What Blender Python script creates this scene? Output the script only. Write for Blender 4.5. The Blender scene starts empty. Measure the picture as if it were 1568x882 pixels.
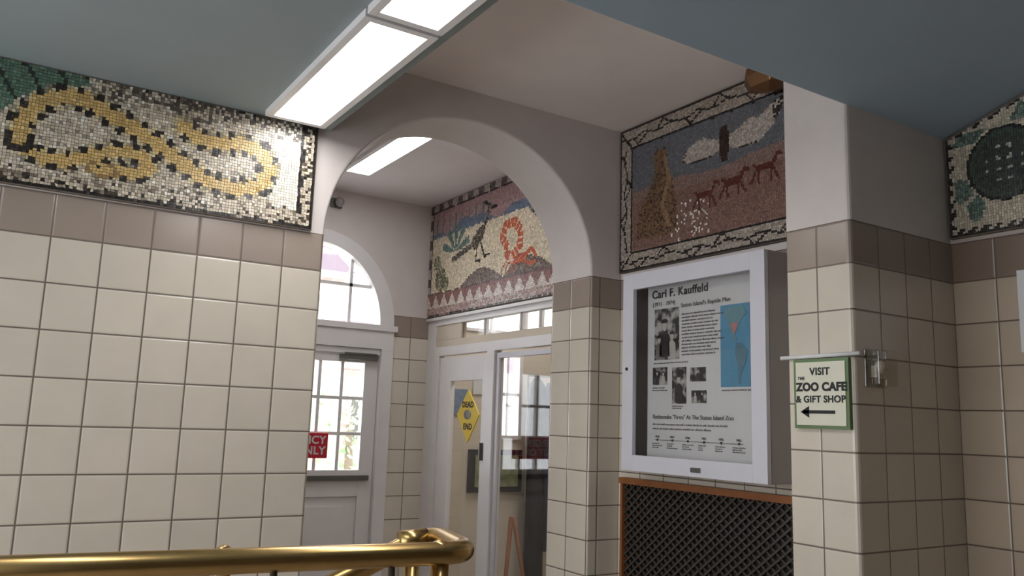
import bpy, math, random, bmesh
from mathutils import Vector, Matrix
S=0.1524; EYE=1.6; FL=-10.5
rnd=random.Random(7)
scn=bpy.context.scene
def T(p): return (p[0]*S,p[1]*S,p[2]*S+EYE)
def c(r,g,b):
    f=lambda v:((v/255)/12.92 if v/255<=.04045 else (((v/255)+.055)/1.055)**2.4)
    return (f(r),f(g),f(b),1)
# ---------------------------------------------------------------- materials
def newmat(name):
    m=bpy.data.materials.new(name); m.use_nodes=True
    return m,m.node_tree,m.node_tree.nodes['Principled BSDF']
def paint(name,col,rough=.6,metal=0,var=.06,scale=6,bump=.0):
    m,nt,b=newmat(name); N=nt.nodes; L=nt.links
    tc=N.new('ShaderNodeNewGeometry'); n=N.new('ShaderNodeTexNoise'); n.inputs['Scale'].default_value=scale; n.inputs['Detail'].default_value=4
    L.new(tc.outputs['Position'],n.inputs['Vector'])
    mx=N.new('ShaderNodeMix'); mx.data_type='RGBA'
    mx.inputs[6].default_value=tuple(v*(1-var) for v in col[:3])+(1,); mx.inputs[7].default_value=tuple(min(1,v*(1+var)) for v in col[:3])+(1,)
    L.new(n.outputs[0],mx.inputs[0]); L.new(mx.outputs[2],b.inputs['Base Color'])
    b.inputs['Roughness'].default_value=rough; b.inputs['Metallic'].default_value=metal
    return m
def emis(name,col,s):
    m,nt,b=newmat(name); b.inputs['Base Color'].default_value=col; b.inputs['Emission Color'].default_value=col; b.inputs['Emission Strength'].default_value=s
    return m
def glassmat(name,fac=.12,tint=(1,1,1,1)):
    m,nt,b=newmat(name); N=nt.nodes; L=nt.links; N.remove(b)
    t=N.new('ShaderNodeBsdfTransparent'); t.inputs[0].default_value=tint
    g=N.new('ShaderNodeBsdfGlossy'); g.inputs['Roughness'].default_value=.03
    mx=N.new('ShaderNodeMixShader'); mx.inputs[0].default_value=fac
    L.new(t.outputs[0],mx.inputs[1]); L.new(g.outputs[0],mx.inputs[2]); L.new(mx.outputs[0],N['Material Output'].inputs[0])
    return m
def tilemat(name,tile,band,pnt,grout,offx,offy,rough=.22):
    m,nt,b=newmat(name); N=nt.nodes; L=nt.links
    def M(op,a,bb=None,cc=None):
        n=N.new('ShaderNodeMath'); n.operation=op
        for i,v in enumerate((a,bb,cc)):
            if v is None: continue
            if isinstance(v,(int,float)): n.inputs[i].default_value=v
            else: L.new(v,n.inputs[i])
        return n.outputs[0]
    g=N.new('ShaderNodeNewGeometry'); sp=N.new('ShaderNodeSeparateXYZ'); L.new(g.outputs['Position'],sp.inputs[0])
    sn=N.new('ShaderNodeSeparateXYZ'); L.new(g.outputs['Normal'],sn.inputs[0])
    side=M('GREATER_THAN',M('ABSOLUTE',sn.outputs[0]),.5)
    ux=M('SUBTRACT',M('DIVIDE',sp.outputs[0],S),offx); uy=M('SUBTRACT',M('DIVIDE',sp.outputs[1],S),offy)
    u=M('ADD',M('MULTIPLY',ux,M('SUBTRACT',1.0,side)),M('MULTIPLY',uy,side))
    v0=M('SUBTRACT',M('DIVIDE',M('SUBTRACT',sp.outputs[2],EYE),S),3.58)
    up=M('GREATER_THAN',v0,0.0)
    v=M('MULTIPLY',v0,M('ADD',1.0,M('MULTIPLY',up,.064)))
    def dist(w): return M('ABSOLUTE',M('SUBTRACT',M('FRACT',M('ADD',w,.5)),.5))
    d=M('MINIMUM',dist(u),dist(v))
    mr=N.new('ShaderNodeMapRange'); mr.interpolation_type='SMOOTHSTEP'; mr.inputs[1].default_value=.010; mr.inputs[2].default_value=.024; L.new(d,mr.inputs[0])
    mb=N.new('ShaderNodeMapRange'); mb.interpolation_type='SMOOTHSTEP'; mb.inputs[1].default_value=.0; mb.inputs[2].default_value=.05; L.new(d,mb.inputs[0])
    isp=M('GREATER_THAN',v0,.95)
    cb=N.new('ShaderNodeCombineXYZ'); L.new(M('FLOOR',u),cb.inputs[0]); L.new(M('FLOOR',v),cb.inputs[1]); L.new(side,cb.inputs[2])
    wn=N.new('ShaderNodeTexWhiteNoise'); L.new(cb.outputs[0],wn.inputs[0])
    ns=N.new('ShaderNodeTexNoise'); ns.inputs['Scale'].default_value=9; ns.inputs['Detail'].default_value=5; L.new(g.outputs['Position'],ns.inputs['Vector'])
    val=M('ADD',M('MULTIPLY',wn.outputs[0],.09),M('ADD',.87,M('MULTIPLY',ns.outputs[0],.14)))
    def mix(f,a,bb):
        x=N.new('ShaderNodeMix'); x.data_type='RGBA'; L.new(f,x.inputs[0])
        for k,w in ((6,a),(7,bb)):
            if isinstance(w,tuple): x.inputs[k].default_value=w
            else: L.new(w,x.inputs[k])
        return x.outputs[2]
    tc=mix(up,tile,band)
    sc=N.new('ShaderNodeVectorMath'); sc.operation='SCALE'; L.new(tc,sc.inputs[0]); L.new(val,sc.inputs['Scale'])
    t2=mix(mr.outputs[0],grout,sc.outputs[0])
    sc2=N.new('ShaderNodeVectorMath'); sc2.operation='SCALE'; sc2.inputs[0].default_value=pnt[:3]; L.new(M('ADD',.93,M('MULTIPLY',ns.outputs[0],.14)),sc2.inputs['Scale'])
    fin=mix(isp,t2,sc2.outputs[0]); L.new(fin,b.inputs['Base Color'])
    L.new(M('ADD',rough,M('MULTIPLY',isp,.4)),b.inputs['Roughness'])
    h=M('MULTIPLY',mb.outputs[0],M('SUBTRACT',1.0,isp))
    h2=M('ADD',h,M('MULTIPLY',ns.outputs[0],.15))
    bp=N.new('ShaderNodeBump'); bp.inputs['Strength'].default_value=.45; bp.inputs['Distance'].default_value=.003; L.new(h2,bp.inputs['Height']); L.new(bp.outputs[0],b.inputs['Normal'])
    return m
TILE=c(210,201,186); BAND=c(158,144,133); PNT=c(214,206,202); GR=c(114,104,95)
m_front=tilemat('tile_front',TILE,BAND,PNT,GR,.91,.95)
m_pil=tilemat('tile_pillar',TILE,BAND,PNT,GR,.3,.5)
m_right_shade=tilemat('tile_right_shade',c(180,163,143),c(130,112,98),c(180,168,160),c(100,88,78),.3,.65)  # tile colours darkened and browned to paint in the right wall's shade
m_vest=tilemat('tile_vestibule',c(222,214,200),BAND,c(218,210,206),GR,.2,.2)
m_ceilL=paint('ceiling_blue',c(148,160,163),.7)
m_ceilR=paint('soffit_blue',c(160,178,192),.7)
m_cream=paint('ceiling_cream',c(242,232,228),.7)
m_vc=paint('vest_ceiling',c(236,230,232),.7)
m_white=paint('white_paint',c(232,230,230),.35)
m_alu=paint('aluminium_white',c(208,208,216),.35,.05)
m_case=paint('case_side',c(160,155,155),.4,.2)
m_black=paint('black',c(18,18,18),.5)
m_dark=paint('dark_iron',c(78,70,64),.4,.3)
m_wood=paint('wood',c(140,86,46),.5,0,.25,20)
m_brass=paint('brass',c(184,154,102),.27,1,.2,14)
m_bronze=paint('bronze',c(140,105,75),.35,.8)
m_paper=paint('paper',c(216,216,216),.6)
m_floor=paint('floor',c(160,148,136),.4)
m_glass=glassmat('glass',.08)
m_caseglass=glassmat('case_glass',.04,(.95,.95,.95,1))
m_tube=emis('tube_panel',(1,.98,.97,1),13)
m_tubeV=emis('tube_panel_v',(1,.98,.99,1),14)
m_beige=paint('beige_wall',c(214,204,186),.7)
m_backw=paint('unseen_wall_dark',c(105,90,78),.7)  # dark tone for the added unseen walls, cuts bounced light
m_red=paint('sign_red',c(200,30,55),.5)
m_yel=paint('sign_yellow',c(225,195,60),.5)
m_green=paint('sign_green',c(100,125,85),.5)
m_signw=paint('sign_cream',c(218,216,198),.5)
m_grey=paint('grey_metal',c(110,108,105),.35,.6)
m_txt=paint('ink',c(25,25,28),.6)
m_txt2=paint('ink_grey',c(92,90,90),.6)
# ---------------------------------------------------------------- mesh builder
class MB:
    def __init__(s,name): s.n=name; s.v=[]; s.f=[]; s.mi=[]; s.m=[]; s.sm=[]
    def mat(s,m):
        if m not in s.m: s.m.append(m)
        return s.m.index(m)
    def add(s,vs,fs,m,smooth=False):
        o=len(s.v); s.v+=list(vs); k=s.mat(m)
        for f in fs: s.f.append([i+o for i in f]); s.mi.append(k); s.sm.append(smooth)
    def box(s,x0,x1,y0,y1,z0,z1,m):
        x0,x1=sorted((x0,x1)); y0,y1=sorted((y0,y1)); z0,z1=sorted((z0,z1))
        v=[(x0,y0,z0),(x1,y0,z0),(x1,y1,z0),(x0,y1,z0),(x0,y0,z1),(x1,y0,z1),(x1,y1,z1),(x0,y1,z1)]
        s.add(v,[(0,3,2,1),(4,5,6,7),(0,1,5,4),(1,2,6,5),(2,3,7,6),(3,0,4,7)],m)
    def prism(s,pts,axis,a,b,m):
        def P(p,w):
            q=list(p); q.insert(axis,w); return tuple(q)
        n=len(pts); v=[P(p,a) for p in pts]+[P(p,b) for p in pts]
        s.add(v,[list(range(n)),list(range(2*n-1,n-1,-1))]+[(i,i+n,(i+1)%n+n,(i+1)%n) for i in range(n)],m)
    def strip(s,inner,outer,axis,a,b,m):
        def P(p,w):
            q=list(p); q.insert(axis,w); return tuple(q)
        n=len(inner)
        v=[P(p,a) for p in inner]+[P(p,a) for p in outer]+[P(p,b) for p in inner]+[P(p,b) for p in outer]
        f=[]
        for i in range(n-1):
            f+=[(i,i+1,n+i+1,n+i),(2*n+i,3*n+i,3*n+i+1,2*n+i+1),(i,2*n+i,2*n+i+1,i+1),(n+i,n+i+1,3*n+i+1,3*n+i)]
        f+=[(0,n,3*n,2*n),(n-1,3*n-1,4*n-1,2*n-1)]
        s.add(v,f,m)
    def tube(s,path,r,m,seg=20,closed=False):
        P=[Vector(p) for p in path]; n=len(P); vs=[]
        up=Vector((0.13,0.21,1)).normalized()
        for i,p in enumerate(P):
            if closed: t=(P[(i+1)%n]-P[i-1])
            else: t=(P[min(i+1,n-1)]-P[max(i-1,0)])
            t.normalize(); a=up-t*up.dot(t)
            if a.length<1e-3: a=Vector((1,0,0))-t*t.x
            a.normalize(); b=t.cross(a); up=a
            rr=r[i] if isinstance(r,(list,tuple)) else r
            for k in range(seg):
                an=2*math.pi*k/seg; vs.append(tuple(p+a*math.cos(an)*rr+b*math.sin(an)*rr))
        fs=[]
        for i in range(n if closed else n-1):
            j=(i+1)%n
            for k in range(seg): fs.append((i*seg+k,i*seg+(k+1)%seg,j*seg+(k+1)%seg,j*seg+k))
        if not closed: fs+=[tuple(range(seg-1,-1,-1)),tuple(range((n-1)*seg,n*seg))]
        s.add(vs,fs,m,True)
    def sphere(s,cx,cy,cz,rx,ry,rz,m,a=16,b=10):
        vs=[];fs=[]
        for i in range(b+1):
            th=math.pi*i/b
            for k in range(a):
                ph=2*math.pi*k/a; vs.append((cx+rx*math.sin(th)*math.cos(ph),cy+ry*math.sin(th)*math.sin(ph),cz+rz*math.cos(th)))
        for i in range(b):
            for k in range(a): fs.append((i*a+k,(i+1)*a+k,(i+1)*a+(k+1)%a,i*a+(k+1)%a))
        s.add(vs,fs,m,True)
    def done(s,bevel=0,parent=None):
        me=bpy.data.meshes.new(s.n); me.from_pydata([T(p) for p in s.v],[],s.f)
        for m in s.m: me.materials.append(m)
        for p,k,sm in zip(me.polygons,s.mi,s.sm): p.material_index=k; p.use_smooth=sm
        bm=bmesh.new(); bm.from_mesh(me); bmesh.ops.recalc_face_normals(bm,faces=bm.faces); bm.to_mesh(me); bm.free()
        o=bpy.data.objects.new(s.n,me); scn.collection.objects.link(o)
        if bevel:
            b=o.modifiers.new('bevel','BEVEL'); b.width=bevel*S; b.segments=3; b.limit_method='ANGLE'; b.angle_limit=math.radians(40)
        if parent: o.parent=parent
        return o
def empty(name):
    e=bpy.data.objects.new(name,None); scn.collection.objects.link(e); return e
def text(body,pos,size,facing,mat,parent=None,bold=0,align='LEFT',name='lettering',sx=1,line=1.0):
    cu=bpy.data.curves.new(name,'FONT'); cu.body=body; cu.size=size*S; cu.align_x=align; cu.extrude=.0006; cu.offset=bold*S; cu.space_line=line
    if bold: cu.space_character=1.06
    cu.materials.append(mat)
    o=bpy.data.objects.new(name,cu); scn.collection.objects.link(o)
    if facing=='-X': M=Matrix(((0,0,-1),(-1,0,0),(0,1,0)))
    else: M=Matrix(((1,0,0),(0,0,-1),(0,1,0)))
    M=M@Matrix.Diagonal((sx,1,1))
    o.matrix_world=Matrix.Translation(T(pos))@M.to_4x4()
    if parent: o.parent=parent
    return o
# ---------------------------------------------------------------- room shell
def ell(cx,z0,a,b,n,t0=math.pi,t1=0):
    return [(cx+a*math.cos(t0+(t1-t0)*i/n),z0+b*math.sin(t0+(t1-t0)*i/n)) for i in range(n+1)]
w=MB('wall_front')
arch=ell(11.245,4.55,4.305,3.98,56)
w.prism([(-14,FL),(6.94,FL)]+arch+[(15.55,FL),(16.78,FL),(16.78,9.5),(-14,9.5)],1,19.9,22.0,m_front); w.done(.07)
w=MB('wall_alcove'); w.box(16.76,17.08,12.3,21.98,FL,9.5,m_front); w.done()
w=MB('wall_pillar'); w.box(15.3,19.9,10.65,12.35,FL,9.5,m_pil); w.done(.1)
w=MB('wall_right'); w.box(19.21,19.9,-10,10.65,FL,9.8,m_right_shade); w.done()
w=MB('wall_back_unseen'); w.box(-14,19.9,-10.6,-10,FL,9.8,m_backw); w.done()  # unseen wall, added to keep light off the pillar's near side
w=MB('wall_left_unseen'); w.box(-14.6,-14,-10.6,22,5.2,9.8,m_backw); w.box(-14.6,-14,-10.6,22,FL,-6.5,m_backw); w.box(-14.6,-14,-10.6,3,-6.5,5.2,m_backw); w.done()  # added unseen wall, opening sized to limit light from the left
w=MB('floor'); w.box(-14,28,-10.6,36,FL-.5,FL,m_floor); w.done()
w=MB('ceiling'); w.box(-14,6.9,-10,19.9,7.26,9.5,m_ceilL)
w.done(.05)
w=MB('ceiling_recess'); w.box(6.9,16.8,10.7,19.95,9.43,9.8,m_cream); w.done()
w=MB('ceiling_soffit'); w.prism([(10.7,7.12),(6.0,8.6),(-10,8.6),(-10,9.8),(10.7,9.8)],0,6.9,19.3,m_ceilR); w.done(.05)
# vestibule
w=MB('wall_exterior'); op=ell(11.6,4.0,3.73,4.0,40)
w.prism([(3,FL),(7.87,FL)]+op+[(15.33,FL),(18,FL),(18,9.9),(3,9.9)],1,33.95,35.2,m_vest)
w.done()
w=MB('wall_vestibule'); w.box(17.08,17.9,22.0,33.95,4.42,9.9,m_vest); w.done()
w=MB('wall_vestibule_left'); w.box(2.6,3,22.0,35,FL,9.9,m_vest); w.done()
w=MB('ceiling_vestibule'); w.box(2.6,28,22.0,35.2,9.82,10.2,m_vc); w.done()
w=MB('wall_shop'); w.box(27.6,28,21,34.2,FL,9.9,m_beige); w.box(17.9,28,21.6,22,FL,9.9,m_beige)
ya,yb=34.2,35.0
w.box(18,28,ya,yb,6.0,9.9,m_beige); w.box(18,28,ya,yb,3.3,4.2,m_beige); w.box(18,18.6,ya,yb,4.2,6.0,m_beige); w.box(26.6,28,ya,yb,4.2,6.0,m_beige)
w.box(18,20.7,ya,yb,-.9,3.3,m_beige); w.box(22.5,28,ya,yb,-.9,3.3,m_beige); w.box(18,28,ya,yb,FL,-.9,m_beige); w.done()
w=MB('window_2')
w.box(20.7,22.5,34.1,34.4,3.1,3.3,m_white); w.box(20.7,22.5,34.1,34.4,-.9,-.7,m_white); w.box(20.7,20.9,34.1,34.4,-.7,3.1,m_white); w.box(22.3,22.5,34.1,34.4,-.7,3.1,m_white); w.box(21.55,21.67,34.1,34.4,-.7,3.1,m_white); w.box(20.9,22.3,34.1,34.4,1.2,1.34,m_white); w.done()
w=MB('window_3'); w.box(18.6,26.6,34.1,34.4,4.2,4.35,m_white); w.box(18.6,26.6,34.1,34.4,5.85,6.0,m_white)
for x in (18.6,20.5,22.5,24.5,26.4): w.box(x,x+.2,34.1,34.4,4.35,5.85,m_white)
w.done()
# fluorescent fixtures
def fixture(x0,x1,y0,y1,z,mt):
    f=MB('fluorescent_ceiling_light'); fr=.17; h=.16
    f.box(x0,x0+fr,y0,y1,z-h,z,m_white); f.box(x1-fr,x1,y0,y1,z-h,z,m_white)
    f.box(x0+fr,x1-fr,y0,y0+fr,z-h,z,m_white); f.box(x0+fr,x1-fr,y1-fr,y1,z-h,z,m_white)
    f.box(x0+fr,x1-fr,y0+fr,y1-fr,z-h+.05,z,mt); return f.done(.01)
fixture(5.07,6.57,13.2,19.4,7.27,m_tube)
fixture(5.07,6.57,6.9,13.1,7.27,m_tube)
fixture(-4.5,-3,6.9,13.1,7.27,m_tube)  # unseen fixture, added out of view as fill light for the room
fixture(11.2,12.5,24.4,30.7,9.83,m_tubeV)
fixture(20,22,25,31,9.83,m_tubeV)  # unseen fixture, added to light the shop behind the glass
# ---------------------------------------------------------------- exterior window + door
w=MB('window_1')
gi=ell(11.6,4.0,3.05,3.42,40); go=ell(11.6,4.0,3.72,3.99,40)
w.strip(gi,go,1,33.85,34.6,m_white)
w.box(7.88,15.32,33.8,34.6,2.95,4.0,m_white); w.box(7.7,15.45,33.7,33.95,3.75,4.0,m_white)
for x in (9.9,11.6,13.3):
    zt=4.0+3.42*math.sqrt(1-((x-11.6)/3.05)**2); w.box(x-.07,x+.07,34.2,34.4,4.0,zt,m_white)
hx=3.05*math.sqrt(1-(1.72/3.42)**2); w.box(11.6-hx,11.6+hx,34.2,34.4,5.65,5.79,m_white)
gp=ell(11.6,4.0,3.1,3.45,30); w.prism(gp,1,34.28,34.3,m_glass)
w.done()
w=MB('door_frame'); w.box(14.75,15.32,33.75,34.6,FL,2.95,m_white); w.box(7.88,8.45,33.75,34.6,FL,2.95,m_white); w.box(8.45,14.75,33.9,34.6,2.67,2.95,m_white); w.done(.03)
w=MB('door_1'); y0,y1=34.0,34.35
w.box(14.1,14.73,y0,y1,FL,2.65,m_white); w.box(8.47,9.1,y0,y1,FL,2.65,m_white)
w.box(9.1,14.1,y0,y1,2.3,2.65,m_white); w.box(9.1,14.1,y0,y1,-3.4,-2.3,m_white); w.box(9.1,14.1,y0+.12,y1,-10.4,-3.4,m_white)
w.box(9.1,14.1,y0,y1,FL,-9.4,m_white); w.box(9.7,13.5,y0+.02,y0+.14,-9,-3.8,m_white)
for x in (10.1,11.1,12.1,13.1): w.box(x-.07,x+.07,y0+.05,y1-.05,-2.3,2.3,m_white)
for z in (.75,-.77): w.box(9.1,14.1,y0+.06,y1-.06,z-.07,z+.07,m_white)
w.box(9.1,14.1,y0+.16,y0+.18,-2.3,2.3,m_glass)
w.box(8.7,14.5,y0-.2,y0,-2.72,-2.52,m_grey)
w.box(12.9,14.6,y0-.3,y0,2.4,2.62,m_grey); w.box(13.0,14.5,y0-.4,y0-.3,2.62,2.7,m_grey)
w.done(.015)
e=empty('emergency_exit_sign'); w=MB('plate'); w.box(9.6,12.6,33.9,33.96,-1.8,-.77,m_red); w.done(parent=e)
text('EMERGENCY\nEXIT ONLY',(12.5,33.89,-1.2),.46,'-Y',m_paper,e,.012,'RIGHT',line=.95)
w=MB('security_camera'); w.box(12.0,12.5,33.8,33.95,9.0,9.4,m_grey); w.sphere(12.3,33.6,9.2,.2,.2,.22,m_case); w.done()
# ---------------------------------------------------------------- partition with doors
w=MB('door_frame'); a,b=17.08,17.4
w.box(a,b,33.2,33.95,FL,4.42,m_white); w.box(a,b,22.0,33.2,4.12,4.42,m_white); w.box(a-.12,b,22.0,33.95,4.36,4.5,m_white)
w.box(a+.05,b,22.0,33.2,3.15,3.45,m_beige); w.box(a,b,22.0,33.2,2.75,3.15,m_white)
w.box(a+.05,b,30.9,33.2,3.45,4.12,m_beige); w.box(a+.1,b-.1,22.0,30.9,3.45,4.12,m_glass)
for y in (29.0,26.3,25.0): w.box(a+.05,b-.05,y-.05,y+.05,3.45,4.12,m_white)
w.box(a-.05,b,27.95,28.5,FL,2.75,m_white); w.box(a,b,22.0,23.6,FL,2.75,m_white); w.box(a,b,32.75,33.2,FL,2.75,m_white); w.done(.02)
w=MB('door_2'); w.box(a+.05,b-.05,31.65,32.65,FL,2.65,m_white); w.box(a+.05,b-.05,28.55,28.95,FL,2.65,m_white); w.box(a+.05,b-.05,28.95,31.65,1.62,2.65,m_white); w.box(a+.05,b-.05,28.95,31.65,FL,-7.5,m_white)
w.box(a+.15,a+.17,28.95,31.65,-7.5,1.62,m_glass); w.box(a-.12,a+.05,28.7,28.78,-1.6,-.9,m_grey); w.done(.015)
w=MB('door_3'); w.box(a+.05,b-.05,27.7,27.9,FL,2.65,m_alu); w.box(a+.05,b-.05,23.65,23.9,FL,2.65,m_alu); w.box(a+.05,b-.05,23.9,27.7,2.45,2.65,m_alu); w.box(a+.05,b-.05,23.9,27.7,FL,-9.6,m_alu); w.box(a+.15,a+.17,23.9,27.7,-9.6,2.45,m_glass); w.done()
e=empty('dead_end_sign'); w=MB('diamond'); w.prism([(30.05,1.24),(29.1,.2),(30.0,-.95),(30.95,.2)],0,17.12,17.17,m_yel); w.done(parent=e)
text('DEAD',(17.11,30.5,.5),.34,'-X',m_txt,e,.008); text('END',(17.11,30.35,-.4),.34,'-X',m_txt,e,.008)
w2=MB('skull_emblem'); w2.sphere(17.11,30.05,.2,.01,.3,.2,m_grey); w2.done(parent=e)
# things behind the partition
m_art=paint('picture_art',c(130,135,100),.5,0,.9,25)
w=MB('framed_picture'); w.box(19.6,22.5,33.95,34.2,-3.35,-1.38,m_black); w.box(19.85,22.25,33.9,33.97,-3.1,-1.63,m_art); w.done()
w=MB('notice_poster'); w.box(18.7,19.4,34.1,34.2,.2,1.4,paint('notice_blue',c(120,140,165),.6,0,.4,30)); w.box(19.7,20.3,34.1,34.2,1.2,2.4,m_paper); w.done()
w=MB('coat_rack')
w.tube([(22.75,33.2,2.2),(22.75,33.2,1.7),(22.75,33.2,.6),(22.75,33.2,-2.5),(22.75,33.2,-7.5)],[.1,.4,.45,.42,.5],m_black)
w.tube([(23.5,33.1,1.9),(23.5,33.1,1.2),(23.5,33.1,-2),(23.5,33.1,-6)],[.2,.38,.42,.5],paint('coat_navy',c(40,48,70),.8))
w.tube([(22.2,33.2,2.2),(26,33.2,2.2)],.05,m_grey); w.tube([(22.2,33.2,2.2),(22.2,33.2,FL)],.05,m_grey); w.tube([(26,33.2,2.2),(26,33.2,FL)],.05,m_grey)
w.done()
w=MB('wooden_easel')
for p,q in (((19.0,29.2,-3.9),(20.6,29.2,FL)),((19.0,29.3,-3.9),(18.4,29.3,FL)),((19.0,29.4,-3.9),(19.6,31,FL))): w.tube([p,q],.08,m_wood,8)
w.done()
# ---------------------------------------------------------------- display case
e=empty('display_case')
w=MB('cabinet'); x0,x1=15.76,16.74; ya,yb=13.35,18.62; za,zb=-1.28,4.37; fw=.46
w.box(x0,x0+.14,ya,ya+fw,za,zb,m_alu); w.box(x0,x0+.14,yb-fw,yb,za,zb,m_alu)
w.box(x0,x0+.14,ya+fw,yb-fw,zb-fw,zb,m_alu); w.box(x0,x0+.14,ya+fw,yb-fw,za,za+fw-.02,m_alu)
w.box(x0+.16,x1,ya,ya+.1,za,zb,m_case); w.box(x0+.16,x1,yb-.1,yb,za,zb,m_case); w.box(x0+.16,x1,ya+.1,yb-.1,zb-.1,zb,m_case); w.box(x0+.16,x1,ya+.1,yb-.1,za,za+.1,m_case); w.box(x1-.1,x1,ya+.1,yb-.1,za+.1,zb-.1,m_case)
w.box(x0+.08,x0+.1,ya+fw,yb-fw,za+fw-.02,zb-fw,m_caseglass)
w.box(x0-.03,x0,15.5,15.85,za+.12,za+.24,m_grey); w.sphere(x0,yb-.2,1.6,.05,.05,.05,m_black)
w.done(.012,parent=e)
w=MB('poster'); XP=16.3; w.box(XP,XP+.05,13.6,18.12,-1.1,4.1,m_paper)
def bw(seed):
    m,nt,b=newmat('photo_print%d'%seed); N=nt.nodes; L=nt.links
    g=N.new('ShaderNodeNewGeometry'); n=N.new('ShaderNodeTexNoise'); n.inputs['Scale'].default_value=26; n.inputs['Detail'].default_value=4
    mp=N.new('ShaderNodeMapping'); mp.inputs['Location'].default_value=(seed*3.3,seed,0); L.new(g.outputs['Position'],mp.inputs[0]); L.new(mp.outputs[0],n.inputs['Vector'])
    r=N.new('ShaderNodeValToRGB'); r.color_ramp.elements[0].position=.45; r.color_ramp.elements[0].color=c(30,30,30); r.color_ramp.elements[1].position=.62; r.color_ramp.elements[1].color=c(185,185,180)
    L.new(n.outputs[0],r.inputs[0]); L.new(r.outputs[0],b.inputs['Base Color']); return m
m_p0=paint('print_background',c(120,118,114),.5,0,.3,30); m_p1=paint('print_dark',c(40,40,42),.5,0,.3,30); m_p2=paint('print_light',c(185,182,176),.5)
def person(yc,z0,h,m):
    w.prism([(yc-h*.2,z0),(yc+h*.2,z0),(yc+h*.17,z0+h*.55),(yc+h*.06,z0+h*.66),(yc-h*.06,z0+h*.66),(yc-h*.17,z0+h*.55)],0,XP-.022,XP-.016,m); w.sphere(XP-.02,yc,z0+h*.8,.006,h*.1,h*.14,m_p2,12,8); w.sphere(XP-.022,yc,z0+h*.92,.006,h*.12,h*.06,m_p1,12,8)
for i,(yl,yr,zt,zb2) in enumerate([(17.82,16.83,3.33,1.86),(17.89,17.3,1.65,1.15),(17.1,16.55,1.63,.62),(16.4,15.82,1.6,1.22),(16.35,15.8,.98,.64)]):
    w.box(XP-.015,XP,yr,yl,zb2,zt,bw(i+1))
person(17.4,1.95,1.1,m_p1); person(17.1,1.87,.8,m_p2); person(17.62,1.87,.7,m_p0)
person(17.7,1.16,.4,m_p1); person(17.45,1.16,.38,m_p2); person(16.83,.65,.8,m_p1); person(16.1,1.23,.33,m_p1); person(16.2,.65,.3,m_p2); person(15.95,.65,.3,m_p1)
m_sea=paint('map_sea',c(80,145,180),.5); m_land=paint('map_land',c(100,145,155),.5,0,.15,60)
w.box(XP-.015,XP,14.29,15.28,1.05,3.2,m_sea)
def mp(pts,m): w.prism([(15.28-u*.99,3.2-v*2.15) for u,v in pts],0,XP-.025,XP-.016,m)
mp([(.12,.08),(.35,.02),(.8,.03),(.9,.12),(.72,.2),(.62,.3),(.5,.36),(.58,.44),(.5,.46),(.38,.36),(.28,.22)],m_land)
mp([(.55,.47),(.72,.48),(.95,.58),(.85,.72),(.7,.85),(.66,.97),(.6,.95),(.6,.75),(.5,.58)],paint('map_land2',c(85,125,145),.5,0,.15,60))
w.prism([(15.28-u*.99,3.2-v*2.15) for u,v in [(.36,.24),(.6,.22),(.58,.3),(.5,.35),(.44,.35)]],0,XP-.03,XP-.026,paint('map_highlight',c(180,125,120),.5))
w.done(parent=e)
text('Carl F. Kauffeld',(XP-.02,17.93,3.66),.33,'-X',m_txt,e,.005)
text('(1911 - 1974)',(XP-.02,17.9,3.42),.17,'-X',m_txt2,e)
text('Staten Island\'s Reptile Man',(XP-.02,16.75,3.3),.17,'-X',m_txt2,e)
rr=random.Random(3)
def para(n,y,z,size,width,nm):
    s='\n'.join(' '.join(''.join(rr.choice('aeionrstlmcdu') for _ in range(rr.randint(2,8))) for _ in range(width)) for _ in range(n))
    text(s,(XP-.02,y,z),size,'-X',m_txt2,e,0,name=nm,line=1.15)
para(13,16.72,3.08,.082,6,'body_copy')
para(1,17.85,1.75,.06,8,'caption'); para(2,17.9,1.05,.06,4,'caption'); para(1,15.25,.95,.07,6,'caption'); para(2,17.1,.54,.05,4,'caption')
text('Rattlesnake "Firsts" At The Staten Island Zoo',(XP-.02,17.88,.2),.165,'-X',m_txt2,e)
para(1,17.88,.02,.085,14,'body_copy'); para(1,17.88,-.1,.085,9,'body_copy')
w=MB('timeline'); w.box(XP-.02,XP-.01,14.55,17.8,-.4,-.385,m_txt2)
for i in range(6):
    yy=17.68-i*.6; w.sphere(XP-.02,yy,-.39,.02,.035,.035,m_txt)
    text(str(1936+i*5),(XP-.02,yy+.1,-.33),.09,'-X',m_txt,e); para(3,yy+.22,-.5,.05,3,'caption')
w.done(parent=e)
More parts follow.
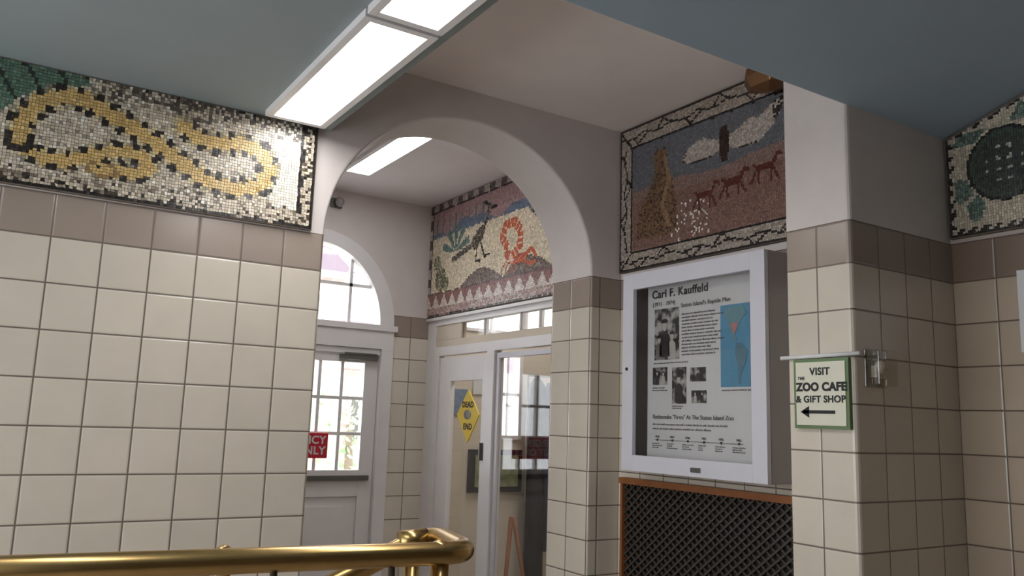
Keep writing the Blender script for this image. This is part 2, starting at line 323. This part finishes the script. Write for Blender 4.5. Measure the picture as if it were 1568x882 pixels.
# ---------------------------------------------------------------- mesh grille
w=MB('radiator_grille'); Ya,Yb=12.4,19.6; zt=-1.72
w.box(16.72,16.755,Ya,Yb,FL,zt,m_black); w.box(16.5,16.74,Ya,Yb,zt-.02,zt+.16,m_wood); w.box(16.56,16.74,Yb-.1,Yb,FL,zt-.02,m_wood)  # black sheet behind the mesh paints in the darkness of a recess
st=.3; xx=16.62; zlo,zhi=-8.5,zt-.02
slope=.8
k=Ya-(zhi-zlo)/slope
while k<Yb:
    for sgn in (1,-1):
        z0_=max(zlo,zlo+(Ya-k)*slope); z1_=min(zhi,zlo+(Yb-k)*slope)
        if z1_>z0_+.05:
            ya_=k+(z0_-zlo)/slope; yb_=k+(z1_-zlo)/slope
            if sgn<0: ya_,yb_=Ya+Yb-ya_,Ya+Yb-yb_
            w_=.042
            xo=xx+(.03 if sgn>0 else 0)
            w.add([(xo,ya_-w_,z0_),(xo,ya_+w_,z0_),(xo,yb_+w_,z1_),(xo,yb_-w_,z1_),(xo+.05,ya_-w_,z0_),(xo+.05,ya_+w_,z0_),(xo+.05,yb_+w_,z1_),(xo+.05,yb_-w_,z1_)],[(0,1,2,3),(7,6,5,4),(0,3,7,4),(1,5,6,2),(0,4,5,1),(3,2,6,7)],m_dark)
    k+=st
w.done()
# ---------------------------------------------------------------- pillar things
e=empty('zoo_cafe_sign'); w=MB('board'); X=15.3
w.box(X-.1,X-.02,10.72,12.1,.05,1.55,m_green); w.box(X-.12,X-.1,10.79,12.03,.12,1.48,m_signw)
w.tube([(X-.08,12.45,1.6),(X-.08,10.45,1.62)],.045,m_paper,10)
w.box(X-.13,X-.12,11.05,11.85,.37,.44,m_txt); w.prism([(11.92,.405),(11.7,.53),(11.7,.28)],0,X-.13,X-.12,m_txt); w.done(parent=e)
xs=X-.125
text('VISIT',(xs,11.41,1.2),.22,'-X',m_txt,e,.006,'CENTER')
text('THE',(xs,11.98,1.1),.095,'-X',m_txt,e,.003)
text('ZOO CAFE',(xs,11.39,.86),.245,'-X',m_txt,e,.012,'CENTER')
text('& GIFT SHOP',(xs,11.41,.61),.205,'-X',m_txt,e,.006,'CENTER')
w=MB('wall_sensor_guard'); m_pl=glassmat('clear_plastic',.1,(.9,.88,.84,1)); m_sens=paint('sensor_plastic',c(190,184,175),.5)
w.box(15.65,16.3,10.3,10.6,.98,1.72,m_pl); w.box(15.62,16.34,10.59,10.65,.94,1.76,m_pl)
w.sphere(16.0,10.5,1.38,.16,.12,.14,m_sens); w.box(15.84,16.18,10.5,10.65,1.15,1.42,m_sens); w.done(.03)
w=MB('hanging_chain')
for i in range(9):
    cx,cy,cz=15.42,12.42+i*.055,-3.45-i*.16
    pts=[]
    for k in range(12):
        a_=2*math.pi*k/12; l=.1*math.cos(a_); s_=.055*math.sin(a_)
        pts.append((cx+(s_ if i%2 else 0),cy+(0 if i%2 else s_)-.3*l,cz+l))
    w.tube(pts,.02,m_paper,6,True)
w.done()
w=MB('white_notice_board'); w.box(19.1,19.21,5.5,9.15,1.85,3.67,m_paper); w.box(19.08,19.1,5.7,8.95,2.0,3.5,m_white); w.done()
w=MB('brass_wall_sconce')
cy,cx=13.45,16.15
vs=[]
rings=[(9.2,.75),(8.98,.8),(8.7,.62),(8.55,.12)]
for z,r in rings:
    for k in range(6):
        an=math.pi/6+k*math.pi/3; vs.append((cx+r*.6*math.cos(an),cy+r*math.sin(an),z))
fs=[(i*6+k,i*6+(k+1)%6,(i+1)*6+(k+1)%6,(i+1)*6+k) for i in range(3) for k in range(6)]+[tuple(range(18,24)),tuple(range(5,-1,-1))]
w.add(vs,fs,m_bronze); w.box(16.5,16.76,cy-.15,cy+.15,8.7,9.0,m_bronze); w.done(.02)
# ---------------------------------------------------------------- brass railing
w=MB('brass_handrail'); Z=-1.92; r=.165; dx=-.28
def arc(p,q,s_,n=8):
    P,Q,Rr=Vector(p),Vector(q),Vector(s_); return [tuple((1-t)**2*P+2*t*(1-t)*Q+t*t*Rr) for t in [i/n for i in range(n+1)]]
w.tube([(-7,12.75,Z),(5.9+dx,10.93,Z)]+arc((6.1+dx,10.9,Z),(6.6+dx,10.83,Z),(6.68+dx,11.25,Z))+[(6.85+dx,12.1,Z)]+arc((6.86+dx,12.2,Z),(6.92+dx,12.6,Z),(6.5+dx,12.66,Z-.12))+[(3,13.2,-3.6)],r,m_brass,24)
w.tube([(6.15+dx,10.93,Z),(6.15+dx,10.93,FL)],.13,m_brass); w.sphere(6.15+dx,10.93,Z,.19,.19,.19,m_brass)
w.tube([(6.55+dx,12.64,Z-.1),(6.55+dx,12.64,FL)],.13,m_brass)
for x in (-3.5,.5): w.tube([(x,12.75-(x+7)*.1434,Z),(x,12.75-(x+7)*.1434,FL)],.13,m_brass)
for x in (3.55,5.15):w.tube([(x,12.75-(x+7)*.1434,Z),(x,12.75-(x+7)*.1434,FL)],.05,m_grey,10)
w.tube([(6.3+dx,12.6,Z-.1),(6.75+dx,12.55,Z-.05)],.19,m_brass)
w.done()
w=MB('brass_handrail'); q=-.4; w.tube([(3.4,14.1,-4.2+q),(3.4,13.2,-2.1+q)]+arc((3.4,13.1,-1.85+q),(3.4,12.95,-1.5+q),(3.1,12.7,-1.75+q),10)+[(2.6,12.5,-2.4+q)],.1,m_brass); w.tube([(3.4,13.2,-2.1+q),(3.4,13.2,FL)],.1,m_brass); w.done()
# ---------------------------------------------------------------- mosaics
def mtess():
    m,nt,b=newmat('tesserae'); N=nt.nodes; L=nt.links
    a=N.new('ShaderNodeVertexColor'); a.layer_name='Col'; L.new(a.outputs[0],b.inputs['Base Color']); b.inputs['Roughness'].default_value=.3
    return m
m_tes=mtess()
def seg(p,a,b):
    dx,dy=b[0]-a[0],b[1]-a[1]; l2=dx*dx+dy*dy
    t=max(0,min(1,((p[0]-a[0])*dx+(p[1]-a[1])*dy)/l2)) if l2 else 0
    return math.hypot(p[0]-a[0]-t*dx,p[1]-a[1]-t*dy),t*math.sqrt(l2)
def pl(p,L_):
    best=(9,0); acc=0
    for a,b in zip(L_,L_[1:]):
        d,s_=seg(p,a,b)
        if d<best[0]: best=(d,acc+s_)
        acc+=math.hypot(b[0]-a[0],b[1]-a[1])
    return best
def pip(p,poly):
    ins=False; x,y=p; j=len(poly)-1
    for i in range(len(poly)):
        xi,yi=poly[i]; xj,yj=poly[j]
        if (yi>y)!=(yj>y) and x<(xj-xi)*(y-yi)/(yj-yi)+xi: ins=not ins
        j=i
    return ins
def mosaic(name,axis,w0,u0,u1,v0,v1,cell,fn,grout,sgn=-1,vmax=None,thick=.12):
    o=MB(name); mg=paint(name+'_grout',grout,.8)
    if vmax: o.prism([(u0,v0),(u1,v0),(u1,vmax(u1)),(u0,vmax(u0))],axis,w0,w0+sgn*thick,mg)
    else: o.prism([(u0,v0),(u1,v0),(u1,v1),(u0,v1)],axis,w0,w0+sgn*thick,mg)
    base=o.done()
    nu=int((u1-u0-.04)/cell); nv=int((v1-v0-.04)/cell); cu=(u1-u0-.04)/nu; cv=(v1-v0-.04)/nv
    G=[[(u0+.02+i*cu+(rnd.uniform(-.22,.22)*cu if 0<i<nu else 0),v0+.02+j*cv+(rnd.uniform(-.22,.22)*cv if 0<j<nv else 0)) for j in range(nv+1)] for i in range(nu+1)]
    vs=[];fs=[];cs=[]
    for i in range(nu):
        for j in range(nv):
            q=[G[i][j],G[i+1][j],G[i+1][j+1],G[i][j+1]]
            cx=sum(p[0] for p in q)/4; cy=sum(p[1] for p in q)/4
            if vmax and cy>vmax(cx)-.06: continue
            col=fn(cx,cy)
            k=1+rnd.uniform(-.1,.1)
            tu,tv=rnd.gauss(0,.035),rnd.gauss(0,.035)
            b_=len(vs)
            for lev in (0,1):
                for p in q:
                    s_=.88 if lev else .91
                    pu,pv=cx+(p[0]-cx)*s_,cy+(p[1]-cy)*s_
                    wv=w0+sgn*(thick-.01+(.025 if lev else 0)+((pu-cx)*tu+(pv-cy)*tv if lev else 0))
                    P=[pu,pv]; P.insert(axis,wv); vs.append(T(P))
            fs+= [(b_+4,b_+5,b_+6,b_+7)]+[(b_+t,b_+(t+1)%4,b_+4+(t+1)%4,b_+4+t) for t in range(4)]
            cc=c(*[min(255,v*k) for v in col]); cs+=[cc]*5
    m2=bpy.data.meshes.new(name+'_tesserae'); m2.from_pydata(vs,[],fs); m2.materials.append(m_tes)
    ca=m2.color_attributes.new('Col','FLOAT_COLOR','CORNER')
    for f,cc in zip(m2.polygons,cs):
        for l in f.loop_indices: ca.data[l].color=cc
    bm=bmesh.new(); bm.from_mesh(m2); bmesh.ops.recalc_face_normals(bm,faces=bm.faces)
    ax=Vector([0,0,0]); ax[axis]=sgn
    for f in bm.faces:
        if abs(f.normal.dot(ax))>.8 and f.normal.dot(ax)<0: f.normal_flip()
    bm.to_mesh(m2); bm.free()
    t=bpy.data.objects.new('tesserae',m2); scn.collection.objects.link(t); t.parent=base
    return base
pick=lambda *a: rnd.choice(a)
s1=[(.09,5.53),(.12,5.98),(.38,6.43),(.79,6.68),(1.24,6.69),(1.71,6.50),(2.21,6.30),(2.79,6.01),(3.32,5.68),(3.94,5.35),(4.63,5.26),(5.21,5.48),(5.39,5.93),(5.17,6.30),(4.69,6.42),(4.08,6.29),(3.62,6.35),(3.31,6.55)]
s2=[(.09,5.53),(.24,5.35),(.57,5.23),(1.0,5.24),(1.49,5.46),(2.0,5.69),(2.48,5.66),(2.68,5.43),(2.45,5.23),(1.91,5.21)]
leaf=[(-5,7.3),(-5,5.7),(-.9,5.9),(-.3,6.1),(0.05,6.5),(.6,6.9),(1.4,7.02),(1.0,7.3)]
BLK=(34,31,30)
CR=((206,194,174),(196,184,164),(186,174,156),(214,204,186))
def f1(x,z):
    if x>6.48 or z<4.62 or z>7.2: return BLK
    if 6.14<x<6.22+.06*math.sin(z*9) and z>4.9: return BLK
    if x>6.2:
        return pick(*CR,CR[0],(90,78,66),BLK)
    if z<4.8: return pick(*CR,(150,138,122),(70,60,52),BLK)
    if pip((x,z),leaf):
        if abs(math.sin((x+z*.6)*5))<.2: return (45,55,50)
        return pick((95,125,105),(110,135,118),(85,112,98))
    hd=math.hypot((x-1.72)/.34,(z-5.19)/.17)
    if hd<1:
        if math.hypot(x-1.62,z-5.24)<.05: return BLK
        return (150,120,80) if hd>.75 else pick((206,176,120),(196,166,108))
    d1,a1=pl((x,z),s1); d2,a2=pl((x,z),s2)
    tap=1.0 if a1<9 else max(.35,1-(a1-9)/2.5)
    for d,a,w_ in ((d1,a1,.29*tap),(d2,a2,.24 if a2<3.6 else .2)):
        if d<w_:
            ph=(a/.34)%1
            if .45*w_<d and ph<.45: return pick(BLK,(42,38,34),(60,52,46))
            if d>w_*.6: return pick((208,196,160),(200,186,150),(150,140,122))
            return pick((208,176,114),(212,184,126),(198,166,104))
    if z<5.05+.12*math.sin(x*2.3) and rnd.random()<.3: return pick((120,108,94),(140,128,114),(60,52,46))
    if z>6.85+.12*math.sin(x*3) and rnd.random()<.45: return pick((120,110,98),(90,82,75))
    if x>5.45 and z>5.0: return pick((238,234,222),(230,225,212),(222,214,196))
    r_=rnd.random()
    if r_<.08: return pick((150,140,128),(140,130,118))
    if r_<.14: return (232,228,218)
    return pick(*CR)
mosaic('snake_mosaic',1,19.9,-4.5,6.55,4.56,7.25,.068,f1,c(112,102,90))
cat=[(18.3,8.15),(18.15,8.4),(18.0,8.3),(17.8,8.4),(17.65,8.1),(17.7,7.8),(17.5,7.4),(17.3,6.6),(17.25,5.75),(17.8,5.6),(19.0,5.65),(19.0,6.2),(18.75,6.8),(18.35,7.3),(18.2,7.7)]
wl=[(17.05,7.65),(16.95,7.95),(16.6,8.12),(16.2,8.2),(15.9,8.05),(15.55,7.98),(15.5,7.7),(16.0,7.5),(16.5,7.5)]
wr=[(15.32,7.68),(15.32,8.0),(14.9,8.1),(14.5,8.3),(14.2,8.2),(13.85,8.42),(13.3,8.6),(13.5,8.1),(13.8,7.8),(14.2,7.55),(14.8,7.5)]
def ante(p,cx,cz):
    x,z=p; x-=cx; z-=cz
    if abs(x)<.28 and abs(z+.02*x)<.09: return True
    if seg((x,z),(-.25,.02),(-.4,.28))[0]<.055 or seg((x,z),(-.4,.28),(-.55,.22))[0]<.045: return True
    if seg((x,z),(.28,.05),(.42,.15))[0]<.035: return True
    for a_,b_ in (((-.25,-.05),(-.42,-.38)),((-.2,-.05),(-.18,-.4)),((.25,-.05),(.2,-.38)),((.28,-.05),(.48,-.36))):
        if seg((x,z),a_,b_)[0]<.036: return True
    return False
def vine(t,q):
    k=int(t/1.15); ph=t-k*1.15; tip=.26*(1 if k%2 else -1)
    if abs(q-.06*math.sin(t*5.46))<.028: return True
    return seg((ph,q),(.2,0),(.6,tip))[0]<.03 or seg((ph,q),(.6,tip),(.85,0))[0]<.03
def f2(y,z):
    out=19.86-y; zt=9.4-z; zb=z-4.72
    if out<.06 or zt<.06 or zb<.06: return BLK
    if y>19.25 or z>8.66 or z<5.32:
        if (abs(y-19.28)<.04 and 5.3<z<8.7) or (abs(z-8.69)<.035 and y<19.3) or (abs(z-5.29)<.035 and y<19.3): return BLK
        if z>8.66 and y>19.2 and abs((y-19.25)-(z-8.66)*.85)<.05: return BLK
        if z<5.32 and y>19.2 and abs((y-19.25)+(z-5.32))<.05: return BLK
        if y>19.25 and 5.3<z<8.7: w_=vine(z,y-19.57)
        else: w_=vine(y,z-(9.04 if z>8 else 5.02))
        if w_: return pick(BLK,(45,38,35))
        return pick((172,162,150),(164,154,142),(182,172,160),(154,144,132))
    p=(y,z)
    if pip(p,cat):
        if pl(p,[(17.75,8.0),(17.6,7.3),(17.9,6.6),(17.6,5.9)])[0]<.08: return (150,122,94)
        return pick((66,50,40),(124,94,70),(132,102,76),(108,82,62),(126,96,72))
    if 7.3<z<8.35 and abs(y-15.42)<.11+.07*math.cos((z-7.85)*3): return pick(BLK,(60,42,35),(75,50,42))
    if pip(p,wl) or pip(p,wr):
        if (y<13.7 or y>16.85 or z<7.6) and rnd.random()<.75: return pick(BLK,(60,50,45))
        return pick((180,170,160),(168,156,146),(188,176,164),(194,188,182))
    for cx,cz in ((16.15,6.5),(15.1,6.65),(14.0,6.8)):
        if ante(p,cx,cz): return pick((100,48,42),(90,44,38))
    if z>7.25+.08*math.sin(y*1.5): return pick((106,110,116),(100,104,112),(112,114,118),(106,106,110))
    if z<6.5 and 16.0<y<17.6 and rnd.random()<.12: return (235,232,225)  # scattered near-white tesserae paint in glints of light
    if z>6.9: return pick((142,116,108),(134,110,104),(146,120,110))
    return pick((138,108,98),(130,100,90),(142,112,100),(124,94,86))
mosaic('savanna_mosaic',0,16.76,12.36,19.86,4.72,9.4,.058,f2,c(92,80,72))
rr_=[(28.55,8.75),(28.8,8.3),(29.1,7.85),(29.7,7.4),(31.6,6.95)]
sc=[(26.75,6.3),(26.2,6.75),(26.15,7.3),(26.6,7.75),(27.2,7.75),(27.5,7.3),(27.2,6.9)]
scb=[(27.1,6.5),(26.6,6.25),(25.9,6.2)]
def f3(y,z):
    if z<5.6:
        if z<4.6: return BLK
        if z<4.95: return pick((170,138,132),(200,186,176),(158,120,116),(192,178,168))
        if z>5.54: return (105,85,82)
        tri=abs(((y*1.3)%1)-.5)*2
        return pick((222,213,204),(210,200,190)) if (z-4.95)/.57<tri else pick((140,98,94),(150,108,104))
    if z>9.38:
        if z<9.44: return BLK
        return pick((165,158,158),(195,186,178)) if int(y*2.2)%2 else pick((80,72,74),(120,108,108))
    if y>33.6: return BLK if y<33.68 else (pick((80,66,66),(60,52,52)) if int(z*2.2)%2 else pick((185,172,164),(200,190,180)))
    p=(y,z)
    d,a=pl(p,rr_)
    if d<(.13 if a<.8 else .36*math.sin(min(1,(a-.6)/1.0)*1.57) if a<1.5 else .3 if a<2.0 else .13): return pick(BLK,(110,100,90),(76,66,60),(150,140,126))
    if seg(p,(28.55,8.75),(28.0,8.68))[0]<.06 or seg(p,(28.6,8.85),(29.0,9.05))[0]<.07: return BLK
    for a_,b_ in (((29.2,7.3),(28.9,6.7)),((28.9,6.7),(28.5,6.75)),((29.5,7.2),(29.6,6.6)),((29.6,6.6),(29.2,6.55))):
        if seg(p,a_,b_)[0]<.05: return BLK
    d,a=pl(p,sc)
    if d<.2: return pick((236,212,194),(228,186,160)) if (a/.24)%1<.3 else pick((192,96,62),(204,112,74))
    d,a=pl(p,scb)
    if d<.2: return pick((186,96,66),(208,124,94),(170,78,54))
    for l in (27.1,26.8,26.5,26.2):
        if seg(p,(l,6.25),(l+.35,6.0))[0]<.04 or seg(p,(l+.35,6.0),(l+.4,5.72))[0]<.04: return (165,76,50)
    if pl(p,[(25.9,6.2),(25.4,6.5),(25.1,6.2)])[0]<.09 or pl(p,[(25.9,6.1),(25.5,5.9),(25.1,5.95)])[0]<.08: return (200,100,64)
    dx,dz=31.4-y,z-7.3
    if dz>0:
        an=math.atan2(dz,dx); rad=math.hypot(dx,dz)
        if rad<1.25 and abs(math.sin(an*5))>.2+.6*(rad/1.25): return pick((95,122,118),(120,146,138),(78,104,100))
    if math.hypot(y-32.7,(z-6.2)*.9)<.5 or math.hypot(y-33.1,z-7.0)<.35 or math.hypot(y-32.2,z-5.95)<.3: return pick((110,118,90),(150,148,118),(75,80,62),(200,190,162))
    mt=8.5+.2*math.sin(y*1.3)+.1*math.sin(y*3.1)
    if z>mt:
        if 28<y<33.4 and abs(((y*1.7)%1)-.5)<.09 and z<9.1: return (90,120,105)
        return pick((168,136,138),(158,126,130),(176,146,146))
    if z>8.2: return pick((100,116,140),(112,126,146),(90,106,128))
    if y<26.2 and abs((z-8.7)+(26.2-y)*.75)<.2: return pick(BLK,(150,146,140),(200,192,180))
    if 24<y<30.8 and z<5.65+.6*abs(math.sin((y-24)*.92)): return pick((128,114,104),(112,98,92),(150,134,122),(96,84,78))
    return pick((226,214,188),(218,206,180),(232,222,200),(210,196,170))
mosaic('desert_mosaic',0,17.08,22.3,33.93,4.54,9.8,.076,f3,c(136,124,110))
def f4(y,z):
    e_=min(10.6-y,z-4.65,7.12+.32*(10.65-y)-z)
    if e_<.07: return pick(BLK,(50,45,42))
    if e_<.17: return BLK if int((y+z)*7)%2 else (190,180,165)
    d=math.hypot((y-9.25)/.84,(z-6.2)/.88)
    if d<1:
        if d>.92: return BLK
        if .8<d: return pick((70,84,76),(60,74,66))
        gx,gz=((y-9.25)/.26)%1-.5,((z-6.2)/.26)%1-.5
        if d<.5 and gx*gx+gz*gz<.035: return (180,182,170)
        return pick((52,62,58),(58,70,64),(46,54,52),(66,72,66))
    for poly in ([(10.42,6.85),(10.3,7.1),(9.6,7.1),(9.9,6.8)],[(10.45,6.0),(10.15,6.0),(9.95,5.6),(10.35,5.4)],[(10.15,5.35),(9.85,5.55),(9.7,5.35),(9.85,4.95),(10.05,4.95)],[(8.75,5.6),(8.3,5.0),(8.2,5.5)],[(9.1,7.15),(8.8,7.6),(8.5,7.1)]):
        if pip((y,z),poly): return pick((96,116,106),(116,134,122),(78,96,88))
    return pick((192,182,160),(180,168,150),(202,192,172))
mosaic('sea_turtle_mosaic',0,19.21,5.9,10.6,4.62,8.6,.06,f4,c(110,98,86),vmax=lambda y:7.08+.32*(10.65-y))
# ---------------------------------------------------------------- outside
m_brick,nt,b=newmat('brick'); tb=nt.nodes.new('ShaderNodeTexBrick'); g=nt.nodes.new('ShaderNodeNewGeometry'); mpn=nt.nodes.new('ShaderNodeMapping'); mpn.inputs['Rotation'].default_value=(math.pi/2,0,0)
nt.links.new(g.outputs['Position'],mpn.inputs[0]); nt.links.new(mpn.outputs[0],tb.inputs['Vector']); tb.inputs['Scale'].default_value=3; tb.inputs['Color1'].default_value=c(208,172,164); tb.inputs['Color2'].default_value=c(196,158,150); tb.inputs['Mortar'].default_value=c(225,212,205); nt.links.new(tb.outputs[0],b.inputs['Base Color'])
m_roof=paint('roof_slate',c(140,125,135),.7)
w=MB('brick_building'); w.box(22,28.5,75,90,FL,13,m_brick); w.box(21.6,29.2,74,91,13,13.5,m_white); w.prism([(21.6,13.5),(29.2,13.5),(25,17)],1,74,91,m_roof)
w.box(28.5,52,76,90,FL,4.5,m_brick); w.box(28.5,52.5,75.6,90,4.5,5,m_white); w.prism([(76,5),(90,5),(83,10)],0,28.5,52,m_roof)
for x in (23.5,30,34,38,42,46):
    y_=75 if x<28 else 76
    for z in (-3,6.5):
        if z>0 and x>28: continue
        w.box(x,x+2.8,y_-.2,y_,z,z+5,m_white); w.box(x+.3,x+1.3,y_-.3,y_-.18,z+.3,z+2.4,m_grey); w.box(x+1.5,x+2.5,y_-.3,y_-.18,z+.3,z+2.4,m_grey); w.box(x+.3,x+1.3,y_-.3,y_-.18,z+2.6,z+4.7,m_grey); w.box(x+1.5,x+2.5,y_-.3,y_-.18,z+2.6,z+4.7,m_grey)
w.done()
m_leaf=paint('foliage',c(180,212,165),.8,0,.4,9); m_bark=paint('bark',c(150,135,120),.9)
for (tx,ty,sz) in ((20,62,2.6),(25.5,64,3.2),(38,60,4)):
    w=MB('garden_tree'); w.tube([(tx,ty,FL),(tx+.2,ty,FL+5),(tx,ty,FL+10)],[.5,.4,.25],m_bark,10)
    for k in range(320):
        a_=rnd.uniform(0,6.28); el=rnd.uniform(-1,1); rad=sz*rnd.random()**.4
        cx=tx+rad*math.cos(a_)*math.sqrt(1-el*el); cy=ty+rad*math.sin(a_)*math.sqrt(1-el*el); cz=FL+9+rad*1.6*el
        a2=Vector((rnd.gauss(0,1),rnd.gauss(0,1),rnd.gauss(0,1))).normalized(); b2=a2.orthogonal().normalized(); s_=.35
        P=Vector((cx,cy,cz)); w.add([tuple(P+a2*s_),tuple(P+b2*s_*.6),tuple(P-a2*s_),tuple(P-b2*s_*.6)],[(0,1,2,3)],m_leaf)
    w.done()
w=MB('ground_outside'); w.box(-60,90,35.3,120,FL-.6,FL-.2,paint('pavement',c(222,218,212),.8)); w.done()
# ---------------------------------------------------------------- world, camera
wd=bpy.data.worlds.new('World'); scn.world=wd; wd.use_nodes=True
bg=wd.node_tree.nodes['Background']; bg.inputs[0].default_value=(.93,.96,1,1); bg.inputs[1].default_value=3.9
f,yaw,pitch,roll=1260.13,0.5663,0.1601,0.0331
fwv=Vector((math.sin(yaw)*math.cos(pitch),math.cos(yaw)*math.cos(pitch),math.sin(pitch)))
rv=Vector((math.cos(yaw),-math.sin(yaw),0)); uv=rv.cross(fwv)
R2=rv*math.cos(roll)+uv*math.sin(roll); U2=-rv*math.sin(roll)+uv*math.cos(roll)
cd=bpy.data.cameras.new('camera'); cd.lens=36*f/1568; cd.sensor_width=36; cd.clip_start=.05
co=bpy.data.objects.new('camera',cd); scn.collection.objects.link(co)
M=Matrix((R2,U2,-fwv)).transposed().to_4x4(); co.matrix_world=Matrix.Translation((0,0,EYE))@M
scn.camera=co
scn.view_settings.view_transform='Standard'
scn.view_settings.exposure=.2
